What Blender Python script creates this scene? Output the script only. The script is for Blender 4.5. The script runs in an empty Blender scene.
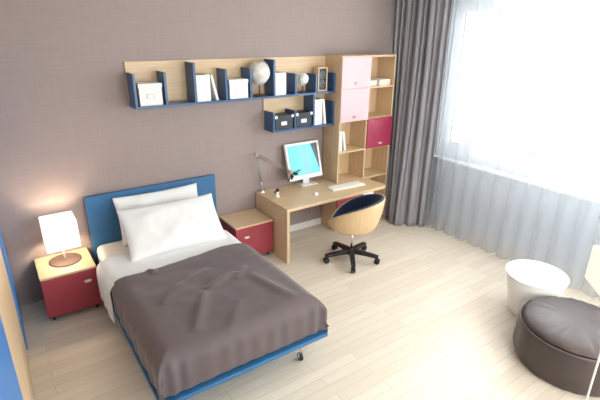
import bpy, bmesh, math, random
from mathutils import Vector, Matrix, noise
random.seed(7)
S = bpy.context.scene
COL = S.collection
R = math.radians
pi = math.pi

# ------------------------------------------------------------------ materials
def srgb(r, g, b):
    def f(c):
        c /= 255.0
        return c / 12.92 if c <= .04045 else ((c + .055) / 1.055) ** 2.4
    return (f(r), f(g), f(b), 1)

def newmat(name):
    m = bpy.data.materials.new(name); m.use_nodes = True
    nt = m.node_tree
    return m, nt, nt.nodes['Principled BSDF']

def plain(name, col, rough=.5, metal=0, spec=.5, noise_amt=.05, scale=8, bump=0, bscale=60, sheen=0):
    m, nt, b = newmat(name)
    tc = nt.nodes.new('ShaderNodeTexCoord')
    nz = nt.nodes.new('ShaderNodeTexNoise'); nz.inputs['Scale'].default_value = scale
    nz.inputs['Detail'].default_value = 4
    nt.links.new(tc.outputs['Object'], nz.inputs['Vector'])
    rp = nt.nodes.new('ShaderNodeValToRGB')
    rp.color_ramp.elements[0].position = .3; rp.color_ramp.elements[1].position = .7
    rp.color_ramp.elements[0].color = tuple(c * (1 - noise_amt) for c in col[:3]) + (1,)
    rp.color_ramp.elements[1].color = tuple(min(1, c * (1 + noise_amt)) for c in col[:3]) + (1,)
    nt.links.new(nz.outputs['Fac'], rp.inputs['Fac'])
    nt.links.new(rp.outputs['Color'], b.inputs['Base Color'])
    b.inputs['Roughness'].default_value = rough
    b.inputs['Metallic'].default_value = metal
    b.inputs['Specular IOR Level'].default_value = spec
    if sheen: b.inputs['Sheen Weight'].default_value = sheen
    if bump:
        n2 = nt.nodes.new('ShaderNodeTexNoise'); n2.inputs['Scale'].default_value = bscale
        nt.links.new(tc.outputs['Object'], n2.inputs['Vector'])
        bp = nt.nodes.new('ShaderNodeBump'); bp.inputs['Strength'].default_value = bump
        bp.inputs['Distance'].default_value = .002
        nt.links.new(n2.outputs['Fac'], bp.inputs['Height'])
        nt.links.new(bp.outputs['Normal'], b.inputs['Normal'])
    return m

def wood(name, c1, c2, axis=0, rough=.42):
    """light veneer, grain stretched along one axis"""
    m, nt, b = newmat(name)
    tc = nt.nodes.new('ShaderNodeTexCoord')
    mp = nt.nodes.new('ShaderNodeMapping')
    sc = [22, 22, 22]; sc[axis] = 1.3
    mp.inputs['Scale'].default_value = sc
    nz = nt.nodes.new('ShaderNodeTexNoise'); nz.inputs['Scale'].default_value = 1.6
    nz.inputs['Detail'].default_value = 5; nz.inputs['Distortion'].default_value = .6
    rp = nt.nodes.new('ShaderNodeValToRGB')
    rp.color_ramp.elements[0].position = .32; rp.color_ramp.elements[1].position = .68
    rp.color_ramp.elements[0].color = c1; rp.color_ramp.elements[1].color = c2
    nt.links.new(tc.outputs['Object'], mp.inputs['Vector'])
    nt.links.new(mp.outputs['Vector'], nz.inputs['Vector'])
    nt.links.new(nz.outputs['Fac'], rp.inputs['Fac'])
    nt.links.new(rp.outputs['Color'], b.inputs['Base Color'])
    b.inputs['Roughness'].default_value = rough
    return m

def floor_mat():
    m, nt, b = newmat('whitewashed_planks')
    tc = nt.nodes.new('ShaderNodeTexCoord')
    br = nt.nodes.new('ShaderNodeTexBrick')
    br.offset = .37; br.inputs['Scale'].default_value = 1
    br.inputs['Brick Width'].default_value = 1.15; br.inputs['Row Height'].default_value = .105
    br.inputs['Mortar Size'].default_value = .0022; br.inputs['Mortar Smooth'].default_value = .3
    br.inputs['Bias'].default_value = 0
    br.inputs['Color1'].default_value = srgb(228, 217, 200)
    br.inputs['Color2'].default_value = srgb(219, 207, 189)
    br.inputs['Mortar'].default_value = srgb(190, 177, 160)
    mp = nt.nodes.new('ShaderNodeMapping'); mp.inputs['Scale'].default_value = (1.2, 24, 1)
    nz = nt.nodes.new('ShaderNodeTexNoise'); nz.inputs['Scale'].default_value = 2
    nz.inputs['Detail'].default_value = 5
    rp = nt.nodes.new('ShaderNodeValToRGB')
    rp.color_ramp.elements[0].position = .3; rp.color_ramp.elements[1].position = .7
    rp.color_ramp.elements[0].color = (.92, .91, .89, 1); rp.color_ramp.elements[1].color = (1, 1, 1, 1)
    mx = nt.nodes.new('ShaderNodeMix'); mx.data_type = 'RGBA'; mx.blend_type = 'MULTIPLY'
    mx.inputs['Factor'].default_value = 1
    L = nt.links.new
    L(tc.outputs['Object'], br.inputs['Vector']); L(tc.outputs['Object'], mp.inputs['Vector'])
    L(mp.outputs['Vector'], nz.inputs['Vector']); L(nz.outputs['Fac'], rp.inputs['Fac'])
    L(br.outputs['Color'], mx.inputs['A']); L(rp.outputs['Color'], mx.inputs['B'])
    L(mx.outputs['Result'], b.inputs['Base Color'])
    bp = nt.nodes.new('ShaderNodeBump'); bp.inputs['Strength'].default_value = .25
    bp.inputs['Distance'].default_value = .002; bp.invert = True
    L(br.outputs['Fac'], bp.inputs['Height']); L(bp.outputs['Normal'], b.inputs['Normal'])
    b.inputs['Roughness'].default_value = .42
    return m

def wallpaper():
    m, nt, b = newmat('taupe_wallpaper')
    tc = nt.nodes.new('ShaderNodeTexCoord')
    L = nt.links.new
    outs = []
    for sc in ((60, 60, 2.5), (2.5, 2.5, 55)):
        mp = nt.nodes.new('ShaderNodeMapping'); mp.inputs['Scale'].default_value = sc
        nz = nt.nodes.new('ShaderNodeTexNoise'); nz.inputs['Scale'].default_value = 1
        nz.inputs['Detail'].default_value = 3
        L(tc.outputs['Object'], mp.inputs['Vector']); L(mp.outputs['Vector'], nz.inputs['Vector'])
        outs.append(nz.outputs['Fac'])
    ad = nt.nodes.new('ShaderNodeMath'); ad.operation = 'ADD'
    L(outs[0], ad.inputs[0]); L(outs[1], ad.inputs[1])
    hf = nt.nodes.new('ShaderNodeMath'); hf.operation = 'MULTIPLY'; hf.inputs[1].default_value = .5
    L(ad.outputs[0], hf.inputs[0])
    rp = nt.nodes.new('ShaderNodeValToRGB')
    rp.color_ramp.elements[0].position = .35; rp.color_ramp.elements[1].position = .65
    rp.color_ramp.elements[0].color = srgb(152, 136, 132); rp.color_ramp.elements[1].color = srgb(159, 143, 140)
    L(hf.outputs[0], rp.inputs['Fac']); L(rp.outputs['Color'], b.inputs['Base Color'])
    b.inputs['Roughness'].default_value = .7
    return m

def sheer_mat():
    m, nt, b = newmat('sheer_voile')
    nt.nodes.remove(b)
    out = nt.nodes['Material Output']
    L = nt.links.new
    tr = nt.nodes.new('ShaderNodeBsdfTransparent')
    tl = nt.nodes.new('ShaderNodeBsdfTranslucent'); df = nt.nodes.new('ShaderNodeBsdfDiffuse')
    tl.inputs['Color'].default_value = (.70, .76, .82, 1); df.inputs['Color'].default_value = (.80, .88, .98, 1)
    m1 = nt.nodes.new('ShaderNodeMixShader'); m1.inputs[0].default_value = .42
    m2 = nt.nodes.new('ShaderNodeMixShader')
    tc = nt.nodes.new('ShaderNodeTexCoord')
    wv = nt.nodes.new('ShaderNodeTexNoise'); wv.inputs['Scale'].default_value = 30
    mr = nt.nodes.new('ShaderNodeMapRange'); mr.inputs['To Min'].default_value = .37; mr.inputs['To Max'].default_value = .39
    L(tc.outputs['Object'], wv.inputs['Vector']); L(wv.outputs['Fac'], mr.inputs['Value'])
    L(tl.outputs[0], m1.inputs[1]); L(df.outputs[0], m1.inputs[2])
    L(mr.outputs[0], m2.inputs[0]); L(tr.outputs[0], m2.inputs[1]); L(m1.outputs[0], m2.inputs[2])
    L(m2.outputs[0], out.inputs['Surface'])
    return m

def glass_mat():
    m, nt, b = newmat('window_glass')
    nt.nodes.remove(b)
    out = nt.nodes['Material Output']; L = nt.links.new
    tr = nt.nodes.new('ShaderNodeBsdfTransparent'); tr.inputs['Color'].default_value = (.97, .98, .97, 1)
    gl = nt.nodes.new('ShaderNodeBsdfGlossy'); gl.inputs['Roughness'].default_value = .02
    mx = nt.nodes.new('ShaderNodeMixShader'); mx.inputs[0].default_value = .06
    L(tr.outputs[0], mx.inputs[1]); L(gl.outputs[0], mx.inputs[2]); L(mx.outputs[0], out.inputs['Surface'])
    return m

def shade_mat(name, col, strength):
    m, nt, b = newmat(name)
    b.inputs['Base Color'].default_value = (.85, .80, .72, 1)
    b.inputs['Roughness'].default_value = .8
    b.inputs['Emission Color'].default_value = col
    b.inputs['Emission Strength'].default_value = strength
    return m

def emit(name, col, s):
    m, nt, b = newmat(name)
    b.inputs['Base Color'].default_value = (.1, .1, .1, 1)
    b.inputs['Emission Color'].default_value = col; b.inputs['Emission Strength'].default_value = s
    return m

def screen_mat():
    m, nt, b = newmat('lit_screen')
    tc = nt.nodes.new('ShaderNodeTexCoord'); L = nt.links.new
    sp = nt.nodes.new('ShaderNodeSeparateXYZ'); L(tc.outputs['Generated'], sp.inputs[0])
    rp = nt.nodes.new('ShaderNodeValToRGB'); cr = rp.color_ramp
    cr.elements[0].position = 0; cr.elements[0].color = srgb(96, 222, 226)
    cr.elements[1].position = 1; cr.elements[1].color = srgb(104, 222, 224)
    e = cr.elements.new(.38); e.color = srgb(110, 222, 232)
    e = cr.elements.new(.55); e.color = srgb(138, 204, 236)
    e = cr.elements.new(.72); e.color = srgb(116, 220, 228)
    L(sp.outputs[0], rp.inputs['Fac'])
    b.inputs['Base Color'].default_value = (.02, .05, .06, 1)
    b.inputs['Roughness'].default_value = .3
    L(rp.outputs['Color'], b.inputs['Emission Color']); b.inputs['Emission Strength'].default_value = .40
    return m

def globe_mat():
    m, nt, b = newmat('pale_world_map')
    tc = nt.nodes.new('ShaderNodeTexCoord'); L = nt.links.new
    nz = nt.nodes.new('ShaderNodeTexNoise'); nz.inputs['Scale'].default_value = 9; nz.inputs['Detail'].default_value = 5
    rp = nt.nodes.new('ShaderNodeValToRGB'); rp.color_ramp.elements[0].position = .50; rp.color_ramp.elements[1].position = .56
    rp.color_ramp.elements[0].color = srgb(226, 226, 222); rp.color_ramp.elements[1].color = srgb(210, 204, 192)
    L(tc.outputs['Object'], nz.inputs['Vector']); L(nz.outputs['Fac'], rp.inputs['Fac'])
    L(rp.outputs['Color'], b.inputs['Base Color']); b.inputs['Roughness'].default_value = .35
    return m

M = {}
M['floor'] = floor_mat(); M['wall'] = wallpaper()
M['white_wall'] = plain('white_plaster', srgb(225, 224, 222), .7, noise_amt=.01)
M['sill_wall'] = plain('painted_plaster', srgb(210, 214, 220), .7, noise_amt=.01)
M['ceiling'] = plain('ceiling_paint', srgb(236, 234, 230), .8, noise_amt=.01)
M['trim'] = plain('white_trim', srgb(226, 224, 222), .4, noise_amt=.01)
W1, W2 = srgb(207, 177, 140), srgb(218, 190, 153)
M['woodx'] = wood('maple_veneer_lengthwise', W1, W2, 0)
M['woody'] = wood('maple_veneer_depthwise', W1, W2, 1)
M['woodz'] = wood('maple_veneer_upright', W1, W2, 2)
M['shellwood'] = wood('bent_plywood', srgb(214, 180, 138), srgb(224, 192, 150), 2, .35)
M['blue'] = plain('blue_lacquer', srgb(54, 106, 150), .35, noise_amt=.03)
M['navy'] = plain('dark_blue_lacquer', srgb(54, 88, 128), .32, noise_amt=.03)
M['doorblue'] = plain('bright_blue_lacquer', srgb(62, 128, 196), .35, noise_amt=.03)
M['red'] = plain('crimson_lacquer', srgb(154, 58, 70), .35, noise_amt=.03)
M['deepred'] = plain('raspberry_lacquer', srgb(156, 48, 76), .32, noise_amt=.03)
M['pink'] = plain('pale_pink_lacquer', srgb(230, 174, 178), .32, noise_amt=.01)
M['chrome'] = plain('chrome', (.75, .75, .77, 1), .18, 1, noise_amt=.01)
M['satin'] = plain('satin_metal', (.62, .60, .58, 1), .3, 1, noise_amt=.01)
M['disc'] = plain('bronzed_metal', srgb(104, 84, 78), .4, .35, noise_amt=.08)
M['handle'] = plain('pale_handle', srgb(222, 208, 200), .3, .3, noise_amt=.01)
M['black'] = plain('black_plastic', srgb(26, 26, 30), .4, noise_amt=.05)
M['rubber'] = plain('wheel_rubber', srgb(30, 30, 32), .6, noise_amt=.05)
M['linen'] = plain('white_linen', srgb(236, 236, 234), .85, noise_amt=.01, bump=.2, bscale=180, sheen=.2)
M['mattress'] = plain('cream_mattress', srgb(232, 226, 216), .85, noise_amt=.02, bump=.2, bscale=180)
M['duvet'] = plain('mauve_grey_duvet', srgb(94, 80, 80), .62, noise_amt=.05, scale=5, bump=.2, bscale=220, sheen=.25)
M['leather'] = plain('brown_leather', srgb(70, 58, 56), .40, noise_amt=.07, scale=6, bump=.35, bscale=90)
M['piping'] = plain('leather_piping', srgb(92, 76, 72), .4, noise_amt=.04)
M['white'] = plain('white_lacquer', srgb(238, 236, 232), .35, noise_amt=.01)
M['paper'] = plain('white_card', srgb(236, 234, 230), .7, noise_amt=.015)
M['pages'] = plain('paper_edges', srgb(226, 218, 200), .8, noise_amt=.03, scale=60)
M['arm'] = plain('grey_metal', (.30, .30, .33, 1), .35, 1, noise_amt=.01)
M['label'] = plain('grey_label', srgb(206, 204, 204), .6, noise_amt=.02)
M['darkbox'] = plain('charcoal_card', srgb(44, 50, 58), .5, noise_amt=.05)
M['navyfab'] = plain('navy_upholstery', srgb(18, 40, 74), .75, noise_amt=.06, bump=.3, bscale=200, sheen=.3)
M['grey_curtain'] = plain('grey_satin_curtain', srgb(138, 135, 140), .5, noise_amt=.05, scale=4, sheen=.3)
M['sheer'] = sheer_mat(); M['glass'] = glass_mat()
M['gasket'] = plain('dark_gasket', srgb(70, 70, 72), .7)
M['shade'] = shade_mat('lit_lampshade', (1, .87, .70, 1), .45)
M['shade2'] = shade_mat('lit_lampshade_bright', (1, .86, .66, 1), .24)
M['bulb'] = emit('warm_bulb', (1, .75, .45, 1), 6)
M['screen'] = screen_mat(); M['screen_dark'] = plain('dark_screen', srgb(50, 66, 76), .3)
M['globe'] = globe_mat(); M['brown'] = plain('dark_wood_stand', srgb(92, 66, 48), .4)
M['keys'] = plain('ivory_plastic', srgb(242, 238, 226), .5, noise_amt=.01)
M['petal'] = plain('smoky_lamp_head', srgb(52, 50, 54), .45)
M['rose'] = plain('rose_plastic', srgb(206, 160, 150), .4)
M['dial'] = plain('grey_green_dial', srgb(110, 124, 112), .4)

# ------------------------------------------------------------------ mesh helpers
def BM(): return bmesh.new()

def box(bm, x0, x1, y0, y1, z0, z1, mi=0):
    vs = [bm.verts.new(p) for p in ((x0,y0,z0),(x1,y0,z0),(x1,y1,z0),(x0,y1,z0),(x0,y0,z1),(x1,y0,z1),(x1,y1,z1),(x0,y1,z1))]
    for f in ((3,2,1,0),(4,5,6,7),(0,1,5,4),(1,2,6,5),(2,3,7,6),(3,0,4,7)):
        bm.faces.new([vs[i] for i in f]).material_index = mi
    return bm

def cyl(bm, p0, p1, r0, r1=None, n=20, cap=True):
    r1 = r0 if r1 is None else r1
    p0, p1 = Vector(p0), Vector(p1); d = (p1 - p0).normalized()
    a = d.orthogonal().normalized(); b = d.cross(a)
    A, B = [], []
    for i in range(n):
        t = 2 * pi * i / n; o = a * math.cos(t) + b * math.sin(t)
        A.append(bm.verts.new(p0 + o * r0)); B.append(bm.verts.new(p1 + o * r1))
    for i in range(n):
        j = (i + 1) % n; bm.faces.new((A[i], A[j], B[j], B[i]))
    if cap: bm.faces.new(A[::-1]); bm.faces.new(B)
    return bm

def tube(bm, pts, r, n=10):
    pts = [Vector(p) for p in pts]; rings = []
    up = None
    for i, p in enumerate(pts):
        d = (pts[min(i+1, len(pts)-1)] - pts[max(i-1, 0)]).normalized()
        if up is None: up = d.orthogonal().normalized()
        a = (up - d * up.dot(d)).normalized(); up = a; b = d.cross(a)
        rings.append([bm.verts.new(p + (a*math.cos(2*pi*k/n) + b*math.sin(2*pi*k/n)) * r) for k in range(n)])
    for A, B in zip(rings, rings[1:]):
        for k in range(n):
            bm.faces.new((A[k], A[(k+1) % n], B[(k+1) % n], B[k]))
    bm.faces.new(rings[0][::-1]); bm.faces.new(rings[-1])
    return bm

def lathe(bm, prof, c=(0,0,0), n=40, cap0=True, cap1=True, closed=False):
    rings = []
    for r, z in prof:
        rings.append([bm.verts.new((c[0]+r*math.cos(2*pi*k/n), c[1]+r*math.sin(2*pi*k/n), c[2]+z)) for k in range(n)])
    pr = list(zip(rings, rings[1:]))
    if closed: pr.append((rings[-1], rings[0]))
    for A, B in pr:
        for k in range(n):
            bm.faces.new((A[k], A[(k+1) % n], B[(k+1) % n], B[k]))
    if not closed:
        if cap0: bm.faces.new(rings[0][::-1])
        if cap1: bm.faces.new(rings[-1])
    return bm

def prism(bm, pts, z0, z1):
    A = [bm.verts.new((x, y, z0)) for x, y in pts]; B = [bm.verts.new((x, y, z1)) for x, y in pts]
    n = len(pts)
    bm.faces.new(A[::-1]); bm.faces.new(B)
    for i in range(n): bm.faces.new((A[i], A[(i+1) % n], B[(i+1) % n], B[i]))
    return bm

def wloc(o):
    v = Vector((0, 0, 0))
    while o is not None:
        v += Vector(o.location); o = o.parent
    return v

def obj(name, bm, mat, parent=None, bevel=0, smooth=False, local=False, sub=0, mats=None):
    """one mesh object. geometry is given in world space unless local=True"""
    bmesh.ops.recalc_face_normals(bm, faces=bm.faces)
    if parent is not None and not local:
        bmesh.ops.translate(bm, verts=bm.verts, vec=-wloc(parent))
    me = bpy.data.meshes.new(name); bm.to_mesh(me); bm.free()
    for m_ in (mats or [mat]): me.materials.append(M[m_])
    o = bpy.data.objects.new(name, me); COL.objects.link(o)
    if parent is not None: o.parent = parent
    if smooth:
        for p in me.polygons: p.use_smooth = True
    if bevel:
        b = o.modifiers.new('bevel', 'BEVEL'); b.width = bevel; b.segments = 2; b.limit_method = 'ANGLE'
        b.harden_normals = False
    if sub:
        s = o.modifiers.new('sub', 'SUBSURF'); s.levels = sub; s.render_levels = sub
    return o

def tag(o, label=None, cat=None, group=None, kind=None):
    if label: o['label'] = label
    if cat: o['category'] = cat
    if group: o['group'] = group
    if kind: o['kind'] = kind
    return o

def thing(name, label, cat, loc=(0,0,0), rz=0, group=None):
    o = bpy.data.objects.new(name, None); COL.objects.link(o)
    o.empty_display_size = .1
    o.location = loc; o.rotation_euler = (0, 0, rz)
    return tag(o, label, cat, group)

def copy_tree(o, parent=None):
    c = o.copy(); COL.objects.link(c)
    if parent is not None: c.parent = parent
    for ch in list(o.children): copy_tree(ch, c)
    return c

def struct(name, bm, mat, bevel=0, parent=None, mats=None):
    o = obj(name, bm, mat, parent, bevel, mats=mats)
    if parent is None: o['kind'] = 'structure'
    return o

# ------------------------------------------------------------------ room
XL, XR, YB, YF, H = -.76, 5.45, 0.0, -6.6, 3.36
struct('floor', box(BM(), XL-.2, XR+.25, YF-.2, YB+.2, -.12, 0), 'floor')
struct('ceiling', box(BM(), XL-.2, XR+.25, YF-.2, YB+.2, H, H+.12), 'ceiling')
struct('wall_back', box(BM(), XL-.2, XR+.25, 0, .2, 0, H), 'wall')
struct('wall_left', box(BM(), XL-.2, XL, YF, 0, 0, H), 'wall')
WY0, WY1, WZ0, WZ1 = -5.95, -.74, 1.03, 3.22     # window opening
b = BM()
box(b, XR, XR+.25, YF, 0, 0, WZ0); box(b, XR, XR+.25, YF, 0, WZ1, H)
box(b, XR, XR+.25, WY1, 0, WZ0, WZ1); box(b, XR, XR+.25, YF, WY0, WZ0, WZ1)
struct('wall_right', b, 'sill_wall')
# wall behind the viewer; its unseen window is added as fill light
F0, F1, G0, G1 = 1.0, 4.6, .95, 3.0
b = BM()
box(b, XL-.2, XR+.25, YF-.2, YF, 0, G0); box(b, XL-.2, XR+.25, YF-.2, YF, G1, H)
box(b, XL-.2, F0, YF-.2, YF, G0, G1); box(b, F1, XR+.25, YF-.2, YF, G0, G1)
struct('wall_front', b, 'white_wall')
struct('baseboard_back', box(BM(), .62, XR, -.016, 0, 0, .1), 'trim', .003)
struct('baseboard_left', box(BM(), XL, XL+.016, YF, -.016, 0, .1), 'trim', .003)
struct('baseboard_right', box(BM(), XR-.016, XR, YF, -.016, 0, .1), 'trim', .003)

# window in the right wall: outer frame, sashes, panes
win = bpy.data.objects.new('window_1', None); COL.objects.link(win); win.location = (XR+.07, WY1, WZ0); win['kind'] = 'structure'
fx0, fx1 = XR+.06, XR+.13
b = BM()
box(b, fx0, fx1, WY0, WY1, WZ0, WZ0+.07); box(b, fx0, fx1, WY0, WY1, WZ1-.07, WZ1)
box(b, fx0, fx1, WY1-.06, WY1, WZ0+.07, WZ1-.07); box(b, fx0, fx1, WY0, WY0+.08, WZ0+.07, WZ1-.07)
obj('window_frame', b, 'trim', win, .004)
panes = [(-.90, -1.17), (-1.40, -1.91), (-2.15, -3.22), (-3.46, -4.53), (-4.77, -5.72)]
ph = (1.24, 3.03)
for a, c in panes:
    s0, s1 = a + .125, c - .105
    s0 = min(s0, WY1-.06); s1 = max(s1, WY0+.08)
    b = BM()
    box(b, fx0-.01, fx1-.005, s1, s0, WZ0+.07, ph[0]); box(b, fx0-.01, fx1-.005, s1, s0, ph[1], WZ1-.07)
    box(b, fx0-.01, fx1-.005, a, s0, ph[0], ph[1]); box(b, fx0-.01, fx1-.005, s1, c, ph[0], ph[1])
    sash = obj('sash', b, 'trim', win, .004)
    g = BM()
    for args in ((c, a, ph[0], ph[0]+.02), (c, a, ph[1]-.012, ph[1]), (a-.02, a, ph[0], ph[1]), (c, c+.012, ph[0], ph[1])):
        box(g, fx0+.012, fx0+.03, *args)
    obj('gasket', g, 'gasket', sash)
    obj('pane', box(BM(), fx0+.018, fx0+.024, c+.006, a-.006, ph[0]+.006, ph[1]-.006), 'glass', sash)
b = BM(); box(b, XR-.10, fx0-.012, WY0-.03, WY1+.03, WZ0-.035, WZ0-.001)
obj('window_sill', b, 'trim', win, .006)
fill_win = bpy.data.objects.new('fill_window', None); COL.objects.link(fill_win); fill_win.location = (F0, YF, G0); fill_win['kind'] = 'structure'  # unseen window, added so skylight fills the back wall
b = BM()
box(b, F0, F1, YF-.12, YF-.06, G0, G0+.09); box(b, F0, F1, YF-.12, YF-.06, G1-.09, G1)
for x in (F0, (F0+F1)/2-.05, F1-.1): box(b, x, x+.1, YF-.12, YF-.06, G0+.09, G1-.09)
fill_frame = obj('window_frame', b, 'trim', fill_win, .004)
for x0, x1 in ((F0+.1, (F0+F1)/2-.05), ((F0+F1)/2+.05, F1-.1)):
    obj('pane', box(BM(), x0, x1, YF-.094, YF-.088, G0+.09, G1-.09), 'glass', fill_frame)

# ------------------------------------------------------------------ wardrobe along the left wall
t = thing('wardrobe', 'tall built-in wardrobe with blue and light wood doors along the left wall', 'wardrobe', (-.43, -2.0, 0))
X0, X1 = XL+.018, -.15
obj('carcass', box(BM(), X0, X1-.0205, -3.88, -.018, 0, 2.62), 'woodz', t, .002)
seams = [-.018, -.83, -2.69, -3.88]
for k, (a, c) in enumerate(zip(seams, seams[1:])):
    d = obj('door', box(BM(), X1-.0195, X1 + (.012 if k == 0 else 0), c+.002, a-.002, .0, 2.62), 'doorblue' if k % 2 == 0 else 'woodz', t, .002)
    d['label'] = 'bright blue wardrobe door' if k % 2 == 0 else 'light wood wardrobe door'

# ------------------------------------------------------------------ nightstands
def caster(name, x, y, r, parent, ztop, rw=.022):
    b = BM(); cyl(b, (x, y, rw*1.9), (x, y, ztop), .009, n=12)
    box(b, x-.004-.013, x-.013, y-.012, y+.014, rw*.8, rw*2.0); box(b, x+.013, x+.017, y-.012, y+.014, rw*.8, rw*2.0)
    box(b, x-.017, x+.017, y-.012, y+.014, rw*2.0, rw*2.0+.004)
    c = obj(name, b, 'chrome', parent, .001)
    w = BM(); cyl(w, (x-.011, y, rw), (x+.011, y, rw), rw, n=20)
    obj('wheel', w, 'rubber', c, .003)
    return c

def pull(parent, x, y, z, w=.075, mat='handle'):
    b = BM()
    n = 20
    A, B = [], []
    for i in range(n):
        tt = 2*pi*i/n
        px, pz = w/2*math.copysign(abs(math.cos(tt))**.7, math.cos(tt)), .017*math.copysign(abs(math.sin(tt))**.8, math.sin(tt))
        A.append(b.verts.new((x+px, y, z+pz))); B.append(b.verts.new((x+px*.8, y-.016, z+pz*.7)))
    for i in range(n): b.faces.new((A[i], A[(i+1) % n], B[(i+1) % n], B[i]))
    b.faces.new(A); b.faces.new(B)
    return obj('handle', b, mat, parent, 0, True)

def nightstand(label, x0, x1, yf, hx, hz):
    t = thing('nightstand', label, 'nightstand', ((x0+x1)/2, yf/2, 0), 0)
    yb = -.018
    b = BM()
    box(b, x0, x0+.018, yf+.02, yb, .065, .487); box(b, x1-.018, x1, yf+.02, yb, .065, .487)
    box(b, x0+.018, x1-.018, yb-.012, yb, .083, .487); box(b, x0+.018, x1-.018, yf+.02, yb, .065, .083)
    obj('body', b, 'red', t, .0015)['label'] = 'crimson side panels'
    obj('top', box(BM(), x0-.003, x1+.003, yf-.001, yb, .487, .51), 'woodx', t, .003)['label'] = 'light wood top'
    d = obj('drawer_front', box(BM(), x0, x1, yf, yf+.019, .067, .485), 'red', t, .002)
    pull(d, hx, yf, hz)
    for x in (x0+.05, x1-.05):
        for y in (yf+.06, yb-.06): caster('caster', x, y, 0, t, .065)
    return t
nightstand('crimson nightstand with light wood top under the lit lamp, left of the bed', .078, .580, -.52, .485, .365)
nightstand('crimson nightstand with light wood top and nothing on it, between bed and desk', 2.18, 2.705, -.49, 2.325, .355)

# ------------------------------------------------------------------ table lamp
def box_shade(bm, h, z0, z1, th=.004):
    """open square sleeve"""
    o = [(-h,-h),(h,-h),(h,h),(-h,h)]; i = [(-h+th,-h+th),(h-th,-h+th),(h-th,h-th),(-h+th,h-th)]
    V = {}
    for nm, pts in (('o', o), ('i', i)):
        for zi, z in ((0, z0), (1, z1)): V[nm, zi] = [bm.verts.new((x, y, z)) for x, y in pts]
    for k in range(4):
        j = (k+1) % 4
        bm.faces.new((V['o',0][k], V['o',0][j], V['o',1][j], V['o',1][k]))
        bm.faces.new((V['i',0][j], V['i',0][k], V['i',1][k], V['i',1][j]))
        bm.faces.new((V['o',1][k], V['o',1][j], V['i',1][j], V['i',1][k]))
        bm.faces.new((V['o',0][j], V['o',0][k], V['i',0][k], V['i',0][j]))
    return bm

def point(name, loc, energy, col, rad, parent):
    l = bpy.data.lights.new(name, 'POINT'); l.energy = energy; l.color = col; l.shadow_soft_size = rad
    o = bpy.data.objects.new(name, l); COL.objects.link(o); o.location = loc; o.parent = parent
    return o

def lamp(name, label, cat, loc, rz, h, z0, z1, zb, disc_r, shade_m, energy, tall):
    t = thing(name, label, cat, loc, rz)
    obj('base', lathe(BM(), [(.001,0),(disc_r,0),(disc_r,.008),(disc_r-.006,.012),(.02,.014),(.001,.014)], n=48), 'disc' if not tall else 'white', t, 0, False, True)
    pb = BM(); cyl(pb, (0,0,.012), (0,0,zb-.03), .0075, n=14)
    obj('pole', pb, 'white', t, 0, True, True)
    obj('lamp_shade', box_shade(BM(), h, z0, z1), shade_m, t, 0, False, True)
    sp = BM()
    cyl(sp, (-h+.004,0,zb-.03), (h-.004,0,zb-.03), .003, n=8); cyl(sp, (0,-h+.004,zb-.03), (0,h-.004,zb-.03), .003, n=8)
    obj('shade_carrier', sp, 'white', t, 0, True, True)
    bb = BM(); bmesh.ops.create_uvsphere(bb, u_segments=16, v_segments=10, radius=.024, matrix=Matrix.Translation((0,0,zb)))
    obj('bulb', bb, 'bulb', t, 0, True, True)
    l = point('bulb_light', (0,0,zb+.035), energy, (1, .82, .61), .03, t)
    return t
lamp('table_lamp', 'lit square white table lamp on a round bronzed base on the left nightstand', 'lamp',
     (.345, -.225, .51), 0, .152, .185, .468, .262, .155, 'shade', 4.2, False)
lamp('floor_lamp', 'thin white floor lamp with a lit square shade in front of the brown pouf', 'lamp',
     (3.223, -4.097, 0), R(45), .156, 1.16, 1.41, 1.255, .16, 'shade2', 3, True)

# ------------------------------------------------------------------ bed
bed = thing('bed', 'double bed frame with blue headboard and blue platform on small wheels', 'bed', (1.37, -1.25, 0))
obj('headboard', box(BM(), .64, 2.13, -.075, -.035, .12, 1.095), 'blue', bed, .004)
b = BM(); box(b, .590, 2.085, -2.445, -.076, .228, .266)
obj('platform', b, 'blue', bed, .005)
for x in (.85, 1.86):
    for y in (-.35, -2.34):
        caster('caster', x, y, 0, bed, .228, .038)

def rbox(bm, x0, x1, y0, y1, z0, z1, r=.05, seg=4):
    box(bm, x0, x1, y0, y1, z0, z1)
    bmesh.ops.bevel(bm, geom=list(bm.edges), offset=r, segments=seg, profile=.5, affect='EDGES')
    return bm
tag(obj('mattress', rbox(BM(), .665, 2.03, -2.35, -.09, .269, .545, .06), 'mattress', smooth=True),
    'cream-white mattress lying on the blue bed platform under the bedding', 'mattress')

def smoothstep(a, b_, x):
    x = max(0, min(1, (x-a)/(b_-a))); return x*x*(3-2*x)

def fold(s, w, r):
    """arc length s from centre -> (position, drop) over a rounded edge at half-width w"""
    sg = 1 if s >= 0 else -1; a = abs(s)
    if a <= w - r: return s, 0.0
    u = a - (w - r)
    if u <= r*pi/2:
        return sg*(w - r + r*math.sin(u/r)), r*(1-math.cos(u/r))
    return sg*w, r + (u - r*pi/2)

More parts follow.
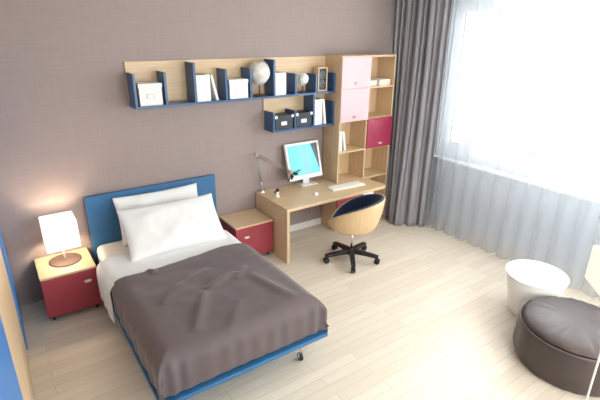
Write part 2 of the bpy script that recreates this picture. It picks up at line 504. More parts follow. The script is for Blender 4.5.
def drape(name, x0, x1, y0, y1, ztop, lenL, lenR, lenF, foot, mat, thick, wr, r, nx=90, ny=80, seed=0, ridges=(), parent=None, pleat=0, yedge=None, yfront=None):
    """cloth over a block: x0..x1 are the outer faces, y0 the front/foot face (if foot), y1 the head edge"""
    bm = BM(); cx = (x0+x1)/2; w = (x1-x0)/2
    k = r*pi/2 - 2*r
    sL, sR = -(w + lenL + k), (w + lenR + k)
    grid = []
    for j in range(ny+1):
        v = j/ny; row = []
        for i in range(nx+1):
            u = i/nx
            s = sL + (sR - sL)*u
            px, dz = fold(s, w, r)
            yh = y1 + (yedge(px+cx) if yedge else 0)
            if foot:
                L = (yh - y0) + lenF + k
                tt = v*L
                py0, dzf = fold(tt - (yh - y0) + 100, 100, r)
                py = yh - (tt if dzf == 0 else (yh - y0) - 100 + py0)
            else:
                py, dzf = yh + (y0 + (yfront(px+cx, dz) if yfront else 0) - yh)*v, 0
            # corner: drops merge
            m = (dz**5 + dzf**5)**.2 if (dz > 0 and dzf > 0) else max(dz, dzf)
            m = min(m, max(dz, dzf)*1.02)
            lim = max(lenL if s < 0 else lenR, 0) if dz > dzf else lenF
            x = cx + px; y = py; z = ztop - m
            nv = Vector((x*2.1+seed, y*2.1, z*2.1))
            n1 = noise.noise(nv)*.6 + noise.noise(nv*2.3)*.3 + noise.noise(nv*5)*.1
            topf = 1 - smoothstep(0, .08, m)
            z += wr*n1*topf*1.3
            side = smoothstep(.03, .15, dz)
            x += (1 if s > 0 else -1)*side*(wr*.8*(n1+.25) + pleat*.6*math.sin(y*31 + 2*noise.noise(Vector((y*3, seed, 0))))*smoothstep(.05, .25, dz))
            fs = smoothstep(.02, .12, dzf)
            y -= fs*(wr*.5*(n1+.4) + pleat*math.sin(x*46 + 3*noise.noise(Vector((x*3, seed, 1))))*(.35+.65*max(smoothstep(x1-.35, x1-.02, x), smoothstep(x0+.35, x0+.02, x))))
            for (ax, ay, bx, by, hh, ww) in ridges:
                A = Vector((ax, ay)); B = Vector((bx, by)); P = Vector((x, y)); d = B - A
                q = max(0, min(1, (P-A).dot(d)/d.length_squared))
                dist = (P - (A + d*q)).length
                side_s = 1 if d.cross(P-A) > 0 else -1
                z += topf*1.5*hh*math.exp(-(dist/ww)**2)*(math.sin(pi*min(1, max(0, q)))**.5 if 0 < q < 1 else 0)
            row.append(bm.verts.new((x, y, z)))
        grid.append(row)
    for j in range(ny):
        for i in range(nx):
            bm.faces.new((grid[j][i], grid[j][i+1], grid[j+1][i+1], grid[j+1][i]))
    o = obj(name, bm, mat, parent, 0, True)
    so = o.modifiers.new('thick', 'SOLIDIFY'); so.thickness = thick; so.offset = -1
    sb = o.modifiers.new('sub', 'SUBSURF'); sb.levels = 1; sb.render_levels = 1
    # make sure thickness grows inward (downwards)
    if o.data.polygons[len(o.data.polygons)//2].normal.z < 0: so.offset = 1
    return o

sheet = drape('bed_sheet', .574, 2.060, -1.30, -.56, .580, .43, .28, 0, False, 'linen', .012, .012, .11, nx=90, ny=50, seed=3, pleat=.008,
              yfront=lambda x, dz: .205*smoothstep(.86, .70, x))
tag(sheet, 'white top sheet folded over the mattress and hanging down beside the left nightstand', 'sheet')
ridges = [(.95,-2.25,1.25,-1.75,.022,.045), (1.25,-1.75,1.62,-1.62,.026,.04), (1.02,-1.60,1.45,-1.38,.016,.04),
          (1.70,-1.70,1.85,-2.35,.016,.05), (.85,-1.75,1.12,-1.55,.014,.035), (1.55,-1.75,1.75,-1.55,.014,.035), (.93,-1.10,1.0,-1.2,.02,.03),
          (1.15,-2.4,1.45,-2.05,.012,.05)]
duv = drape('duvet', .602, 2.075, -2.415, -1.08, .625, .335, .335, .335, True, 'duvet', .03, .020, .15, nx=110, ny=110, seed=11,
            ridges=ridges, pleat=.010, yedge=lambda x: -.03*math.sin((x-.6)*4) - .10*smoothstep(1.85, 2.15, x) + .03*smoothstep(.8, .6, x))
tag(duv, 'mauve-grey duvet covering the lower two thirds of the bed', 'duvet')

def pillow(name, label, loc, w, h, d, rx, rz=0, seed=0):
    bm = BM(); n = 30; top, bot = [], []
    for sgn, arr in ((1, top), (-1, bot)):
        for j in range(n+1):
            row = []
            for i in range(n+1):
                u, v = 2*i/n-1, 2*j/n-1
                e = (max(0, (1-u**4))*max(0, (1-v**4)))**.55
                pin = 1 - .07*(1-abs(u)**2)*abs(v)**3
                pin2 = 1 - .05*(1-abs(v)**2)*abs(u)**3
                x = u*w/2*pin2; y = v*h/2*pin
                nn = noise.noise(Vector((x*4+seed, y*4, sgn*2+seed)))*.03 + noise.noise(Vector((x*11+seed, y*11, sgn)))*.010
                z = sgn*(d/2)*e*(1+.25*(-v)) + nn*e
                if abs(u) == 1 or abs(v) == 1:
                    z = noise.noise(Vector((x*5+seed, y*5, 0)))*.015
                row.append(bm.verts.new((x, y, z)))
            arr.append(row)
    for arr in (top, bot):
        for j in range(n):
            for i in range(n): bm.faces.new((arr[j][i], arr[j][i+1], arr[j+1][i+1], arr[j+1][i]))
    bmesh.ops.remove_doubles(bm, verts=bm.verts, dist=.0005)
    o = obj(name, bm, 'linen', None, 0, True)
    o.location = loc; o.rotation_euler = (rx, 0, rz)
    sb = o.modifiers.new('sub', 'SUBSURF'); sb.levels = 1; sb.render_levels = 1
    return tag(o, label, 'pillow', 'pillows at the head of the bed')
pillow('pillow', 'white pillow leaning on the blue headboard, behind the other pillow', (1.385, -.225, .800), .99, .56, .15, R(68), R(0), 1)
pillow('pillow', 'white pillow in front, propped on the pillow at the headboard', (1.40, -.59, .783), 1.08, .60, .17, R(46), R(-1.5), 5)

# ------------------------------------------------------------------ desk
desk = thing('desk', 'light wood desk with one rounded front corner, joined to the bookcase', 'desk', (3.5, -.4, 0))
pts = [(2.722,-.018),(2.722,-.80),(4.32,-.80),(4.36,-.793),(4.39,-.77),(4.405,-.735),(4.405,-.69),(4.37,-.372),(3.842,-.372),(3.842,-.018)]
obj('desktop', prism(BM(), pts, .700, .740), 'woodx', desk, .003)
obj('side_panel', box(BM(), 2.724, 2.764, -.797, -.018, 0, .699), 'woodz', desk, .003)

# ------------------------------------------------------------------ bookcase
bc = thing('bookcase', 'tall light wood bookcase with pink and raspberry doors at the end of the desk', 'bookcase', (4.345, -.18, 0))
T = .022
x0, xm, x1, yf = 3.848, 4.335, 4.838, -.36
for x in (x0, x1-T): obj('side_panel', box(BM(), x, x+T, yf, -.018, .0, 2.44), 'woodz', bc, .0015)
obj('side_panel', box(BM(), xm, xm+T, yf, -.026, .08, 2.44), 'woodz', bc, .0015)['label'] = 'middle upright'
obj('top', box(BM(), x0, x1, yf, -.018, 2.44, 2.465), 'woodx', bc, .0015)
obj('back_panel', box(BM(), x0+T, x1-T, -.026, -.018, .0, 2.44), 'woodz', bc)
cells = [(x0+T, xm), (xm+T, x1-T)]
for (a, c) in cells:
    for z in (.06, .74-T, 1.165, 1.60, 2.03):
        if a < 4 and z == 2.03: pass
        obj('shelf', box(BM(), a, c, yf+.002, -.026, z-.0, z+T), 'woodx', bc, .001)
obj('shelf', box(BM(), cells[1][0], cells[1][1], yf+.002, -.026, .36, .36+T), 'woodx', bc, .001)
obj('plinth', box(BM(), x0+T, x1-T, yf+.03, yf+.045, 0, .06), 'woodx', bc)
def bdoor(a, c, z0, z1, mat, lab, hx, hz, w, hm):
    d = obj('door', box(BM(), a, c, yf-.0195, yf-.0005, z0, z1), mat, bc, .002); d['label'] = lab
    pull(d, hx, yf-.0195, hz, w, hm)
bdoor(x0+.001, xm+.018, 2.047, 2.45, 'pink', 'pale pink upper door', 4.09, 2.115, .05, 'satin')
bdoor(x0+.001, xm+.018, 1.605, 2.043, 'pink', 'pale pink lower door', 4.085, 1.665, .05, 'satin')
bdoor(xm+.022, x1-.001, 1.180, 1.612, 'deepred', 'raspberry red door', 4.62, 1.238, .08, 'handle')
bdoor(x0+.001, xm+.018, .07, .695, 'red', 'crimson door under the desktop', 3.905, .29, .07, 'handle')

# ------------------------------------------------------------------ wall shelf
sh = thing('wall_shelf', 'long two-level blue and light wood wall shelf over bed and desk', 'shelf', (2.53, 0, 1.56))
obj('back_panel', box(BM(), 1.235, 3.846, -.020, -.001, 2.0, 2.452), 'woodx', sh, .0015)['label'] = 'long light wood back panel'
obj('back_panel', box(BM(), 2.875, 3.846, -.020, -.001, 1.575, 1.999), 'woodx', sh, .0015)['label'] = 'short light wood back panel'
obj('shelf_board', box(BM(), 1.235, 3.846, -.25, -.0202, 1.992, 2.017), 'navy', sh, .0015)
obj('shelf_board', box(BM(), 2.875, 3.846, -.25, -.0202, 1.562, 1.587), 'navy', sh, .0015)
for x, zt in ((1.25,2.345),(1.567,2.35),(1.892,2.435),(2.265,2.353),(2.58,2.353),(2.903,2.441),(3.215,2.265),(3.535,2.245),(3.83,2.25)):
    obj('divider', box(BM(), x-.013, x+.013, -.249, -.0203, 2.0173, zt), 'navy', sh, .0015)
for x, zt in ((2.89,1.81),(3.208,1.81),(3.505,1.9915),(3.83,1.88)):
    obj('divider', box(BM(), x-.013, x+.013, -.249, -.0203, 1.5873, zt), 'navy', sh, .0015)

ZS = 2.0175; ZL = 1.5875
def storage_box(label, x0, x1, y0, y1, z, h, mat, lidh, corners, group):
    t = thing('storage_box', label, 'box', ((x0+x1)/2, (y0+y1)/2, z), 0, group)
    obj('body', box(BM(), x0+.006, x1-.006, y0+.006, y1-.006, z, z+h-lidh), mat, t, .003)
    obj('lid', box(BM(), x0, x1, y0, y1, z+h-lidh, z+h), mat, t, .003)
    xc = (x0+x1)/2 - .005; zc = z + (h-lidh)*.52
    lw = .045 if mat == 'paper' else .042
    obj('label', box(BM(), xc-lw, xc+lw, y0+.003, y0+.0062, zc-.024, zc+.024), 'label' if mat == 'paper' else 'paper', t, .001)
    if corners:
        for x in (x0+.012, x1-.012):
            c = BM(); box(c, x-.020, x+.020, y0-.003, y0+.025, z+h-lidh-.004, z+h+.003)
            obj('corner_cap', c, 'paper', t, .006)['label'] = 'white corner'
    else:
        g = BM(); box(g, xc-.022, xc+.022, y0+.0015, y0+.003, zc-.008, zc+.010)
        obj('label_print', g, 'darkbox' if corners else 'satin', t, 0)
    return t
GB = 'storage boxes on the wall shelf'
storage_box('white lidded box at the far left end of the wall shelf', 1.285, 1.535, -.235, -.045, ZS, .225, 'paper', .04, False, GB)
storage_box('white lidded box beside the large globe, right of the leaning white books', 2.305, 2.555, -.235, -.045, ZS, .215, 'paper', .04, False, GB)
storage_box('charcoal box with white corners, left of the two on the lower shelf', 2.915, 3.185, -.240, -.040, ZL, .175, 'darkbox', .03, True, GB)
storage_box('charcoal box with white corners, right of the two, beside leaning books', 3.232, 3.482, -.240, -.040, ZL, .182, 'darkbox', .03, True, GB)

def book(label, x, y1, z, w, d, h, tilt, group, col='paper'):
    """upright book, spine to the front; tilt leans it (its lower left corner at x)"""
    t = thing('book', label, 'book', (x, y1, z), 0, group)
    def rot(bm):
        # lean about y: pivot on the lower corner that touches the shelf
        piv = Vector((0, 0, 0))
        bmesh.ops.rotate(bm, verts=bm.verts, cent=piv, matrix=Matrix.Rotation(tilt, 3, 'Y'))
        return bm
    c = BM(); k = .003
    box(c, 0, k, -d, 0, 0, h); box(c, w-k, w, -d, 0, 0, h); box(c, k, w-k, -d, -d+k, 0, h)
    obj('cover', rot(c), col, t, 0, False, True)
    p = BM(); box(p, k, w-k, -d+k, -.004, .003, h-.004)
    obj('pages', rot(p), 'pages', t, 0, False, True)
    return t
g1 = 'white books between dividers of the upper shelf, left half'
LB = ['leftmost white book of the group right of the empty shelf bay', 'second white book from left right of the empty shelf bay',
      'third white book from left right of the empty shelf bay', 'thin white book leaning at the right end of its group on the upper shelf']
x = 1.915
for k, (w, h, tl) in enumerate(((.048,.285,0),(.056,.282,0),(.052,.288,0),(.026,.285,R(-13)))):
    book(LB[k], x + (.004 + h*math.sin(-tl) if tl else 0), -.04, ZS, w, .19, h, tl, g1); x += w+.002
g2 = 'white books right of the large globe'
x = 2.921
for k, (w, h) in enumerate(((.045,.265),(.058,.268),(.052,.265))):
    book(['leftmost of three white books right of the large globe', 'middle of three white books right of the large globe', 'rightmost of three white books right of the large globe'][k], x, -.04, ZS, w, .19, h, 0, g2); x += w+.002
g3 = 'white books on the lower wall shelf'
x = 3.530
for k, (w, h, tl) in enumerate(((.040,.335,R(0)),(.036,.33,R(0)),(.036,.335,0),(.034,.332,R(-7)))):
    book(['leftmost white book on the lower wall shelf', 'second white book from left on the lower wall shelf', 'third white book from left on the lower wall shelf', 'rightmost white book leaning on the lower wall shelf'][k], x + (.003 + h*math.sin(-tl) if tl else 0), -.04, ZL, w, .19, h, tl, g3); x += w+.002
g4 = 'white books standing in the bookcase'
x = 3.895
for k, (w, h, tl) in enumerate(((.034,.285,0),(.03,.28,0),(.03,.275,R(-9)))):
    book(['leftmost white book standing in the bookcase above the desk', 'middle white book standing in the bookcase above the desk', 'rightmost white book leaning in the bookcase above the desk'][k], x + (.003 + h*math.sin(-tl) if tl else 0), -.09, 1.1875, w, .21, h, tl, g4); x += w+.002

# flat stack in the top right cell, white box in the low right cell
def flatbook(label, x0, x1, y0, y1, z, h, group):
    t = thing('book', label, 'book', ((x0+x1)/2, (y0+y1)/2, z), 0, group)
    c = BM(); box(c, x0, x1, y0, y1, z, z+.003); box(c, x0, x1, y0, y1, z+h-.003, z+h); box(c, x0, x0+.003, y0, y1, z+.003, z+h-.003)
    obj('cover', c, 'paper', t); obj('pages', box(BM(), x0+.003, x1-.004, y0+.004, y1-.004, z+.003, z+h-.003), 'pages', t)
flatbook('white book lying flat at the left in the top right cell of the bookcase', 4.40, 4.56, -.30, -.08, 2.0525, .070, 'white books lying in the top right cell')
flatbook('white book lying flat at the right in the top right cell of the bookcase', 4.575, 4.79, -.33, -.10, 2.0525, .080, 'white books lying in the top right cell')
t = thing('paper_box', 'white box in the bookcase cell behind the rounded desk corner', 'box', (4.49, -.2, .3825))
obj('body', box(BM(), 4.37, 4.60, -.34, -.06, .3825, .56), 'paper', t, .002)
obj('lid', box(BM(), 4.366, 4.604, -.344, -.056, .56, .60), 'paper', t, .002)

# globes
def globe(label, x, y, z, zc, r, rim):
    t = thing('globe', label, 'globe', (x, y, z), 0, 'globes on the wall shelf')
    obj('base', lathe(BM(), [(.001,0),(r*.55,0),(r*.55,.010),(r*.28,.018),(.010,.028),(.008,zc-z-r-.012),(.001,zc-z-r-.012)], (x,y,z), 28), 'brown', t, 0, True)
    b = BM(); bmesh.ops.create_uvsphere(b, u_segments=36, v_segments=24, radius=r, matrix=Matrix.Translation((x,y,zc)))
    obj('sphere', b, 'globe', t, 0, True)
    ang = [R(-90) + R(180)*k/20 for k in range(21)]
    tl = R(-23)
    p = []
    for a in ang:
        px, pz = (r+.012)*math.cos(a), (r+.012)*math.sin(a)
        p.append((x + px*math.cos(tl) - pz*math.sin(tl), y, zc + px*math.sin(tl) + pz*math.cos(tl)))
    p2 = [(2*x - q[0], q[1], q[2]) for q in p] if rim < 0 else p
    obj('meridian', tube(BM(), p2, .0045, 8), 'satin', t, 0, True)
    return t
globe('large white globe on a dark stand on the upper wall shelf', 2.737, -.165, ZS, 2.292, .132, 1)
globe('small white globe on a dark stand beside the framed dials on the wall shelf', 3.375, -.165, ZS, 2.190, .076, -1)

# framed twin dial
t = thing('dial_clock', 'narrow upright wooden case with two round dials on black, on the wall shelf', 'clock', (3.675, -.16, ZS))
x0_, x1_ = 3.596, 3.748
b = BM(); z0_, z1_ = ZS, 2.325
box(b, x0_, x0_+.018, -.20, -.10, z0_, z1_); box(b, x1_-.018, x1_, -.20, -.10, z0_, z1_)
box(b, x0_+.018, x1_-.018, -.20, -.10, z0_, z0_+.018); box(b, x0_+.018, x1_-.018, -.20, -.10, z1_-.018, z1_)
box(b, x0_+.018, x1_-.018, -.112, -.10, z0_+.018, z1_-.018)
obj('case', b, 'woodz', t, .002)
f = obj('face', box(BM(), x0_+.019, x1_-.019, -.190, -.113, z0_+.019, z1_-.019), 'black', t)
for zc in (ZS+.095, ZS+.21):
    d = BM(); xc = (x0_+x1_)/2
    n = 24
    O = [d.verts.new((xc+.042*math.cos(2*pi*k/n), -.194, zc+.042*math.sin(2*pi*k/n))) for k in range(n)]
    I = [d.verts.new((xc+.033*math.cos(2*pi*k/n), -.194, zc+.033*math.sin(2*pi*k/n))) for k in range(n)]
    for k in range(n): d.faces.new((O[k], O[(k+1)%n], I[(k+1)%n], I[k]))
    r_ = bmesh.ops.extrude_face_region(d, geom=list(d.faces)); bmesh.ops.translate(d, verts=[v for v in r_['geom'] if isinstance(v, bmesh.types.BMVert)], vec=(0,.004,0))
    dd = obj('dial', d, 'dial', t)
    h_ = BM(); cyl(h_, (xc, -.1935, zc), (xc+.014, -.1935, zc+.018), .0022, n=8); cyl(h_, (xc, -.1935, zc), (xc-.02, -.1935, zc-.006), .0022, n=8)
    obj('hand', h_, 'handle', dd)

# ------------------------------------------------------------------ monitor on the desk
mon = thing('computer_monitor', 'white flat computer monitor with a lit turquoise screen on the desk', 'monitor', (3.50, -.12, .7405), R(0))
obj('stand_foot', rbox(BM(), -.135, .135, -.085, .075, 0, .010, .004, 2), 'white', mon, 0, False, True)
b = BM(); box(b, -.055, .055, .02, .030, .010, .24)
obj('stand_neck', b, 'white', mon, .003, False, True)
tilt = R(-16)
def tl(bm):
    bmesh.ops.rotate(bm, verts=bm.verts, cent=(0,0,0), matrix=Matrix.Rotation(tilt, 3, 'X'))
    bmesh.ops.translate(bm, verts=bm.verts, vec=(-.075, -.100, .118)); return bm
w2, hh = .275, .50
b = BM()
box(b, -w2, w2, 0, .03, 0, .055); box(b, -w2, w2, 0, .03, hh-.032, hh)
box(b, -w2, -w2+.03, 0, .03, .055, hh-.032); box(b, w2-.03, w2, 0, .03, .055, hh-.032)
box(b, -w2, w2, .0301, .045, .005, hh-.005)
obj('housing', tl(b), 'white', mon, .004, False, True)
b = BM()
P = lambda x, z: b.verts.new((x, .010, z))
sx, sz0, sz1 = w2-.03, .055, hh-.032
a1, a2, a3, a4 = P(-sx, sz0), P(sx, sz0), P(sx, sz1), P(-sx, sz1)
c1, c2 = P(sx-.105, sz1), P(sx, sz0+.05)
f1 = b.faces.new((a1, a2, c2, c1, a4)); f2 = b.faces.new((c2, a3, c1)); f2.material_index = 1
obj('screen', tl(b), None, mon, 0, False, True, mats=['screen', 'screen_dark'])

# ------------------------------------------------------------------ keyboard, mouse, ornament
kb = thing('keyboard', 'ivory computer keyboard lying on the desk below the monitor', 'keyboard', (3.88, -.525, .7405), R(-3))
b = BM(); rbox(b, -.275, .275, -.085, .085, 0, .016, .006, 2)
obj('tray', b, 'keys', kb, 0, False, True)
b = BM()
for j in range(5):
    n = 15; wk = .52/n
    for i in range(n):
        xx = -.26 + i*wk; yy = -.072 + j*.0295
        if j == 0 and 4 <= i <= 8: continue
        box(b, xx+.002, xx+wk-.002, yy+.002, yy+.0265, .0162, .023)
box(b, -.26+4*wk+.002, -.26+9*wk-.002, -.070, -.0455, .0162, .023)
obj('keycaps', b, 'keys', kb, .001, False, True)
ms = thing('computer_mouse', 'small white computer mouse on the desk left of the keyboard', 'mouse', (3.345, -.54, .7405), R(-40))
b = BM(); bmesh.ops.create_uvsphere(b, u_segments=24, v_segments=14, radius=1)
for v in b.verts:
    v.co.x *= .034; v.co.y *= .056; v.co.z = max(v.co.z, 0)*.026*(1 - .15*v.co.y/.056)
obj('shell', b, 'white', ms, 0, True, True)
b = BM(); cyl(b, (-.003, .028, .022), (.003, .028, .022), .006, n=12)
obj('scroll_wheel', b, 'label', ms, 0, True, True)
og = thing('desk_ornament', 'small white desk ornament with a round black top at the left end of the desk', 'ornament', (2.865, -.345, .7405), R(10))
obj('body', lathe(BM(), [(.001,0),(.030,0),(.030,.008),(.016,.016),(.020,.050),(.024,.066),(.001,.068)], n=24), 'white', og, 0, True, True)
b = BM(); bmesh.ops.create_uvsphere(b, u_segments=18, v_segments=12, radius=.024, matrix=Matrix.Translation((.004, 0, .088)))
obj('head', b, 'black', og, 0, True, True)
b = BM(); cyl(b, (-.02, 0, .055), (-.045, -.005, .075), .006, n=10); cyl(b, (-.045, -.005, .062), (-.045, -.005, .088), .011, n=12)
obj('arm', b, 'black', og, 0, True, True)

# ------------------------------------------------------------------ desk lamp on a jointed arm
al = thing('desk_lamp', 'thin grey desk lamp on a jointed arm with a dark head before the monitor', 'lamp', (2.795, -.07, .7405))
J0 = Vector((2.795, -.07, .80)); J1 = Vector((2.706, -.10, 1.268)); J2 = Vector((3.085, -.315, 1.035))
b = BM(); cyl(b, (2.795,-.07,.7405), (2.795,-.07,.756), .045, .040, n=24); cyl(b, (2.795,-.07,.756), J0, .014, n=14)
obj('base', b, 'satin', al, 0, False)
for nm, A, B in (('lower_arm', J0, J1), ('upper_arm', J1, J2)):
    d = (B-A).normalized(); s_ = d.cross(Vector((.25,-1,.1))).normalized()*.014
    b = BM(); cyl(b, A+s_, B+s_, .0045, n=8); cyl(b, A-s_, B-s_, .0045, n=8)
    obj(nm, b, 'arm', al, 0, True)
for Q, rq in ((A, .022), (B, .016)):
    b = BM(); cyl(b, Q + Vector((0,.018,0)), Q - Vector((0,.018,0)), rq, n=16)
    obj('joint', b, 'satin', al, 0, False)
b = BM(); q = J0 + (J1-J0)*.04; q2 = J0 + (J1-J0)*.16; cyl(b, q, q2, .013, n=12)
obj('spring', b, 'handle', al, 0, True)
hd = BM(); ax = Vector((.45, -.35, -.62)).normalized(); c0 = J2 + ax*.0
cyl(hd, c0 - ax*.01, c0 + ax*.045, .024, .034, n=18)
head = obj('lamp_head', hd, 'rose', al, 0, True); head['label'] = 'rose-coloured lamp socket'
a_ = ax.orthogonal().normalized(); b_ = ax.cross(a_)
for k in range(7):
    th = 2*pi*k/7; o_ = a_*math.cos(th) + b_*math.sin(th); tn = ax.cross(o_)
    f = BM(); n = 6; L_, R_ = [], []
    for i in range(n+1):
        u = i/n; wd = .026*math.sin(pi*(.12+.8*u))
        c = c0 + ax*(.03 + .09*u - .05*u*u) + o_*(.03 + .105*u)
        L_.append((f.verts.new(c - tn*wd), f.verts.new(c - tn*wd + ax*.003))); R_.append((f.verts.new(c + tn*wd), f.verts.new(c + tn*wd + ax*.003)))
    for i in range(n):
        f.faces.new((L_[i][0], L_[i+1][0], R_[i+1][0], R_[i][0])); f.faces.new((L_[i][1], R_[i][1], R_[i+1][1], L_[i+1][1]))
        f.faces.new((L_[i][0], L_[i][1], L_[i+1][1], L_[i+1][0])); f.faces.new((R_[i][0], R_[i+1][0], R_[i+1][1], R_[i][1]))
    f.faces.new((L_[0][0], R_[0][0], R_[0][1], L_[0][1])); f.faces.new((L_[n][0], L_[n][1], R_[n][1], R_[n][0]))
    obj('shade_petal', f, 'petal', al, 0, False)

# ------------------------------------------------------------------ swivel chair
CA = R(38)
ch = thing('swivel_chair', 'swivel tub chair with bent wood shell, navy inside and black star base at the desk', 'chair', (3.475, -1.15, 0), CA)
def shell_pt(th, v, off=0.0, z0=.43):
    c = (1+math.cos(th))/2
    Hh = .03 + .425*c**.46
    rad = (.305 + .03*c) - off
    ph = v*pi/2
    rr = rad*math.sin(ph)**.28
    z = z0 + off*.9*(1-v*.75) + Hh*(1-math.cos(ph))**1.0
    x = rr*math.sin(th)*(.96)
    y = -rr*math.cos(th)*(1.0) - .10*(z-z0)*c
    return (x, y, z)
def shell(off, v0, v1, nv=16, nt=56):
    bm = BM(); rings = []
    for j in range(nv+1):
        v = v0 + (v1-v0)*j/nv
        rings.append([bm.verts.new(shell_pt(2*pi*k/nt, max(v, .02), off)) for k in range(nt)])
    for A, B in zip(rings, rings[1:]):
        for k in range(nt): bm.faces.new((A[k], A[(k+1)%nt], B[(k+1)%nt], B[k]))
    bm.faces.new(rings[0])
    return bm
o = obj('shell', shell(0, .02, 1), 'shellwood', ch, 0, True, True)
s_ = o.modifiers.new('t', 'SOLIDIFY'); s_.thickness = .012; s_.offset = -1
o = obj('lining', shell(.020, .02, 1.0), 'navyfab', ch, 0, True, True); o['label'] = 'navy upholstered inside'
s_ = o.modifiers.new('t', 'SOLIDIFY'); s_.thickness = .02; s_.offset = -1
b = BM(); lathe(b, [(.001,.47),(.19,.47),(.215,.48),(.215,.49),(.19,.503),(.001,.507)], n=40)
obj('seat', b, 'navyfab', ch, 0, True, True)
b = BM(); box(b, -.09, .09, -.10, .10, .402, .429); box(b, .03, .20, -.022, .0, .410, .420)
obj('seat_mechanism', b, 'black', ch, .004, False, True)
b = BM(); cyl(b, (0,0,.14), (0,0,.402), .014, n=16)
obj('gas_lift', b, 'chrome', ch, 0, True, True)
b = BM(); lathe(b, [(.001,.075),(.040,.075),(.044,.10),(.036,.135),(.024,.165),(.001,.165)], n=24)
obj('hub', b, 'black', ch, 0, False, True)
for k in range(5):
    a = R(18+72*k) - CA
    d = Vector((math.cos(a), math.sin(a), 0)); s = Vector((-d.y, d.x, 0))
    b = BM(); rings = []
    for u in [0, .25, .5, .75, 1]:
        c = d*(.03 + .32*u) + Vector((0,0,.124 - .028*u**1.6)); wd = .034 - .008*u; hg = .026 - .008*u
        rings.append([b.verts.new(c + s*wd*q[0] + Vector((0,0,hg*q[1]))) for q in ((-1,-1),(1,-1),(1,1),(-1,1))])
    for A, B in zip(rings, rings[1:]):
        for i in range(4): b.faces.new((A[i], A[(i+1)%4], B[(i+1)%4], B[i]))
    b.faces.new(rings[0]); b.faces.new(rings[-1])
    leg = obj('base_arm', b, 'black', ch, .005, False, True)
    e = d*.338; w = BM()
    cyl(w, e + Vector((0,0,.036)) + s*.006, e + Vector((0,0,.036)) + s*.026, .036, n=20)
    cyl(w, e + Vector((0,0,.036)) - s*.006, e + Vector((0,0,.036)) - s*.026, .036, n=20)
    cyl(w, e + Vector((0,0,.036)) - s*.007, e + Vector((0,0,.036)) + s*.007, .012, n=12)
    cyl(w, e + Vector((0,0,.035)), e + Vector((0,0,.082)), .006, n=10)
    obj('caster', w, 'rubber', leg, 0, False, True)

# ------------------------------------------------------------------ side table and pouf
st = thing('side_table', 'round white side table tapering to its base, beside the curtain', 'table', (4.305, -3.07, 0))
b = BM(); lathe(b, [(.001,0),(.195,0),(.202,.006),(.235,.20),(.265,.34),(.288,.436),(.001,.436)], n=64)
obj('pedestal', b, 'white', st, .002, True, True)
b = BM(); lathe(b, [(.001,.4362),(.294,.4362),(.298,.441),(.298,.450),(.294,.455),(.001,.455)], n=64)
obj('tabletop', b, 'white', st, 0, False, True)
for p_ in st.children[0].data.polygons: p_.use_smooth = abs(p_.normal.z) < .9

pf = thing('pouf', 'round brown leather pouf with piped rim near the right edge', 'pouf', (3.865, -3.70, 0), R(10))
def pouf_ring(prof, n=96, dim=.008):
    bm = BM(); rings = []
    for r, z in prof:
        row = []
        for k in range(n):
            a = 2*pi*k/n
            wr = noise.noise(Vector((math.cos(a)*5, math.sin(a)*5, z*4)))*.010 + noise.noise(Vector((math.cos(a)*14, math.sin(a)*14, z*3)))*.004
            rr = r + (wr if r > .3 else 0)
            zz = z + (noise.noise(Vector((r*math.cos(a)*3, r*math.sin(a)*3, 7)))*.010 + noise.noise(Vector((math.cos(a)*11, math.sin(a)*11, r*4)))*.012*smoothstep(.1, .4, r) if z > .39 else 0)
            row.append(bm.verts.new((rr*math.cos(a), rr*math.sin(a), zz)))
        rings.append(row)
    for A, B in zip(rings, rings[1:]):
        for k in range(n): bm.faces.new((A[k], A[(k+1)%n], B[(k+1)%n], B[k]))
    bm.faces.new(rings[0]); bm.faces.new(rings[-1])
    return bm
obj('side_cover', pouf_ring([(.40,0),(.435,.006),(.455,.04),(.472,.11),(.475,.20),(.466,.29),(.455,.345),(.452,.36),(.38,.365)]), 'leather', pf, 0, True, True)
obj('top_cushion', pouf_ring([(.38,.366),(.447,.372),(.440,.392),(.41,.408),(.34,.425),(.22,.436),(.10,.440),(.01,.441)]), 'leather', pf, 0, True, True)
b = BM(); lathe(b, [(.456+.008*math.cos(2*pi*k/10), .366+.008*math.sin(2*pi*k/10)) for k in range(10)], n=96, closed=True)
obj('piping', b, 'piping', pf, 0, True, True)

# ------------------------------------------------------------------ curtains
def curtain(name, fn, nu, nz, z0, z1, mat, thick=0):
    bm = BM(); g = []
    for j in range(nz+1):
        v = j/nz
        g.append([bm.verts.new(fn(i/nu, v) + (z0 + (z1-z0)*v,)) for i in range(nu+1)])
    for A, B in zip(g, g[1:]):
        for i in range(nu): bm.faces.new((A[i], A[i+1], B[i+1], B[i]))
    o = obj(name, bm, mat, None, 0, True)
    if thick:
        s = o.modifiers.new('t', 'SOLIDIFY'); s.thickness = thick; s.offset = 0
    return o
def lerp(a, b_, t): return a + (b_-a)*t
def grey(u, v):
    """u along the bunch, v 0 floor .. 1 ceiling"""
    k = (1-v)**1.6
    nx_ = noise.noise(Vector((u*6, v*1.2, 3)))
    y = lerp(lerp(-.10, -.40, k), lerp(-.965, -.985, k), u) + .03*noise.noise(Vector((u*9, v*1.5, 8)))*v
    xb = lerp(4.86, 5.06, smoothstep(.45, 1, u)) - .03*math.sin(pi*u) - .06*smoothstep(.1, .35, u)*(1-smoothstep(.5, .8, u))
    xt = lerp(4.99, 5.13, u)
    amp = lerp(.050, .058, k)*(.75+.5*noise.noise(Vector((u*3, 5, v*.8))))
    ph = 2*pi*(9.5*u) + 1.6*nx_
    x = lerp(xt, xb, k) + amp*math.sin(ph)
    y += .030*math.sin(ph*.5+1)*smoothstep(.05, .3, u)*(1-smoothstep(.8, 1, u))
    return (x, y)
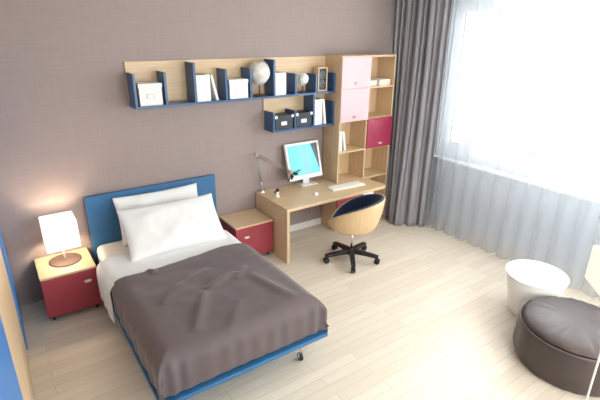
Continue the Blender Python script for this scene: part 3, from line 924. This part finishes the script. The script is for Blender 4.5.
tag(curtain('grey_curtain', grey, 260, 46, .004, H-.03, 'grey_curtain', .003),
    'heavy grey curtain gathered in the corner beside the bookcase', 'curtain')
def sheer(u, v):
    y = -.97 - 5.2*u
    n1 = noise.noise(Vector((y*1.3, 0, 1)))
    k = (1-v)**2
    ph = y*2*pi/.215 + 2.2*n1 + .35*math.sin(v*3 + y)
    a = .030 + .012*noise.noise(Vector((y*2, v*2, 2))) + .022*k
    x = 5.235 + a*math.sin(ph) - .045*k + .02*noise.noise(Vector((y*.9, v*1.5, 4)))
    x -= .05*smoothstep(.05, 0, v)*(1+math.sin(ph*2+1))*.5
    y += .018*math.cos(ph)
    return (x, y)
tag(curtain('sheer_curtain', sheer, 720, 40, .004, H-.03, 'sheer'),
    'long white sheer curtain hanging to the floor over the window', 'curtain')
t = thing('curtain_track', 'white double curtain track under the ceiling along the window wall', 'curtain track', (5.17, -3.2, H))
obj('rail', box(BM(), 4.93, 5.20, -.99, -.06, H-.026, H-.001), 'trim', t)
obj('rail', box(BM(), 5.204, 5.27, -6.25, -.06, H-.026, H-.001), 'trim', t)

# ------------------------------------------------------------------ daylight
w = bpy.data.worlds.new('World'); S.world = w; w.use_nodes = True
nt = w.node_tree; bg = nt.nodes['Background']
bg.inputs['Color'].default_value = (.96, .98, 1.0, 1); bg.inputs['Strength'].default_value = 4.2
def portal(loc, rot, sx, sy):
    l = bpy.data.lights.new('window_portal', 'AREA'); l.shape = 'RECTANGLE'; l.size = sx; l.size_y = sy
    l.cycles.is_portal = True
    o = bpy.data.objects.new('window_portal', l); COL.objects.link(o); o.location = loc; o.rotation_euler = rot
portal((XR+.22, (WY0+WY1)/2, (WZ0+WZ1)/2), (0, R(90), 0), WZ1-WZ0, WY1-WY0)
portal(((F0+F1)/2, YF-.18, (G0+G1)/2), (R(90), 0, 0), F1-F0, G1-G0)  # portal of the added fill window behind the camera

# ------------------------------------------------------------------ camera
cam = bpy.data.cameras.new('camera'); co = bpy.data.objects.new('camera', cam); COL.objects.link(co)
yaw, pit, rol = R(34.7128), R(20.7588), R(.5157)
f = Vector((math.sin(yaw)*math.cos(pit), math.cos(yaw)*math.cos(pit), -math.sin(pit)))
r = Vector((math.cos(yaw), -math.sin(yaw), 0)); u = r.cross(f)
r2 = r*math.cos(rol) + u*math.sin(rol); u2 = -r*math.sin(rol) + u*math.cos(rol)
mt = Matrix((r2, u2, -f)).transposed().to_4x4(); mt.translation = Vector((0, -5, 2.766))
co.matrix_world = mt
cam.sensor_width = 36; cam.lens = 446.96/600*36; cam.clip_start = .02
S.camera = co
S.view_settings.view_transform = 'Standard'; S.view_settings.look = 'None'
S.view_settings.gamma = 1; S.view_settings.use_curve_mapping = False
S.view_settings.exposure = 1.45
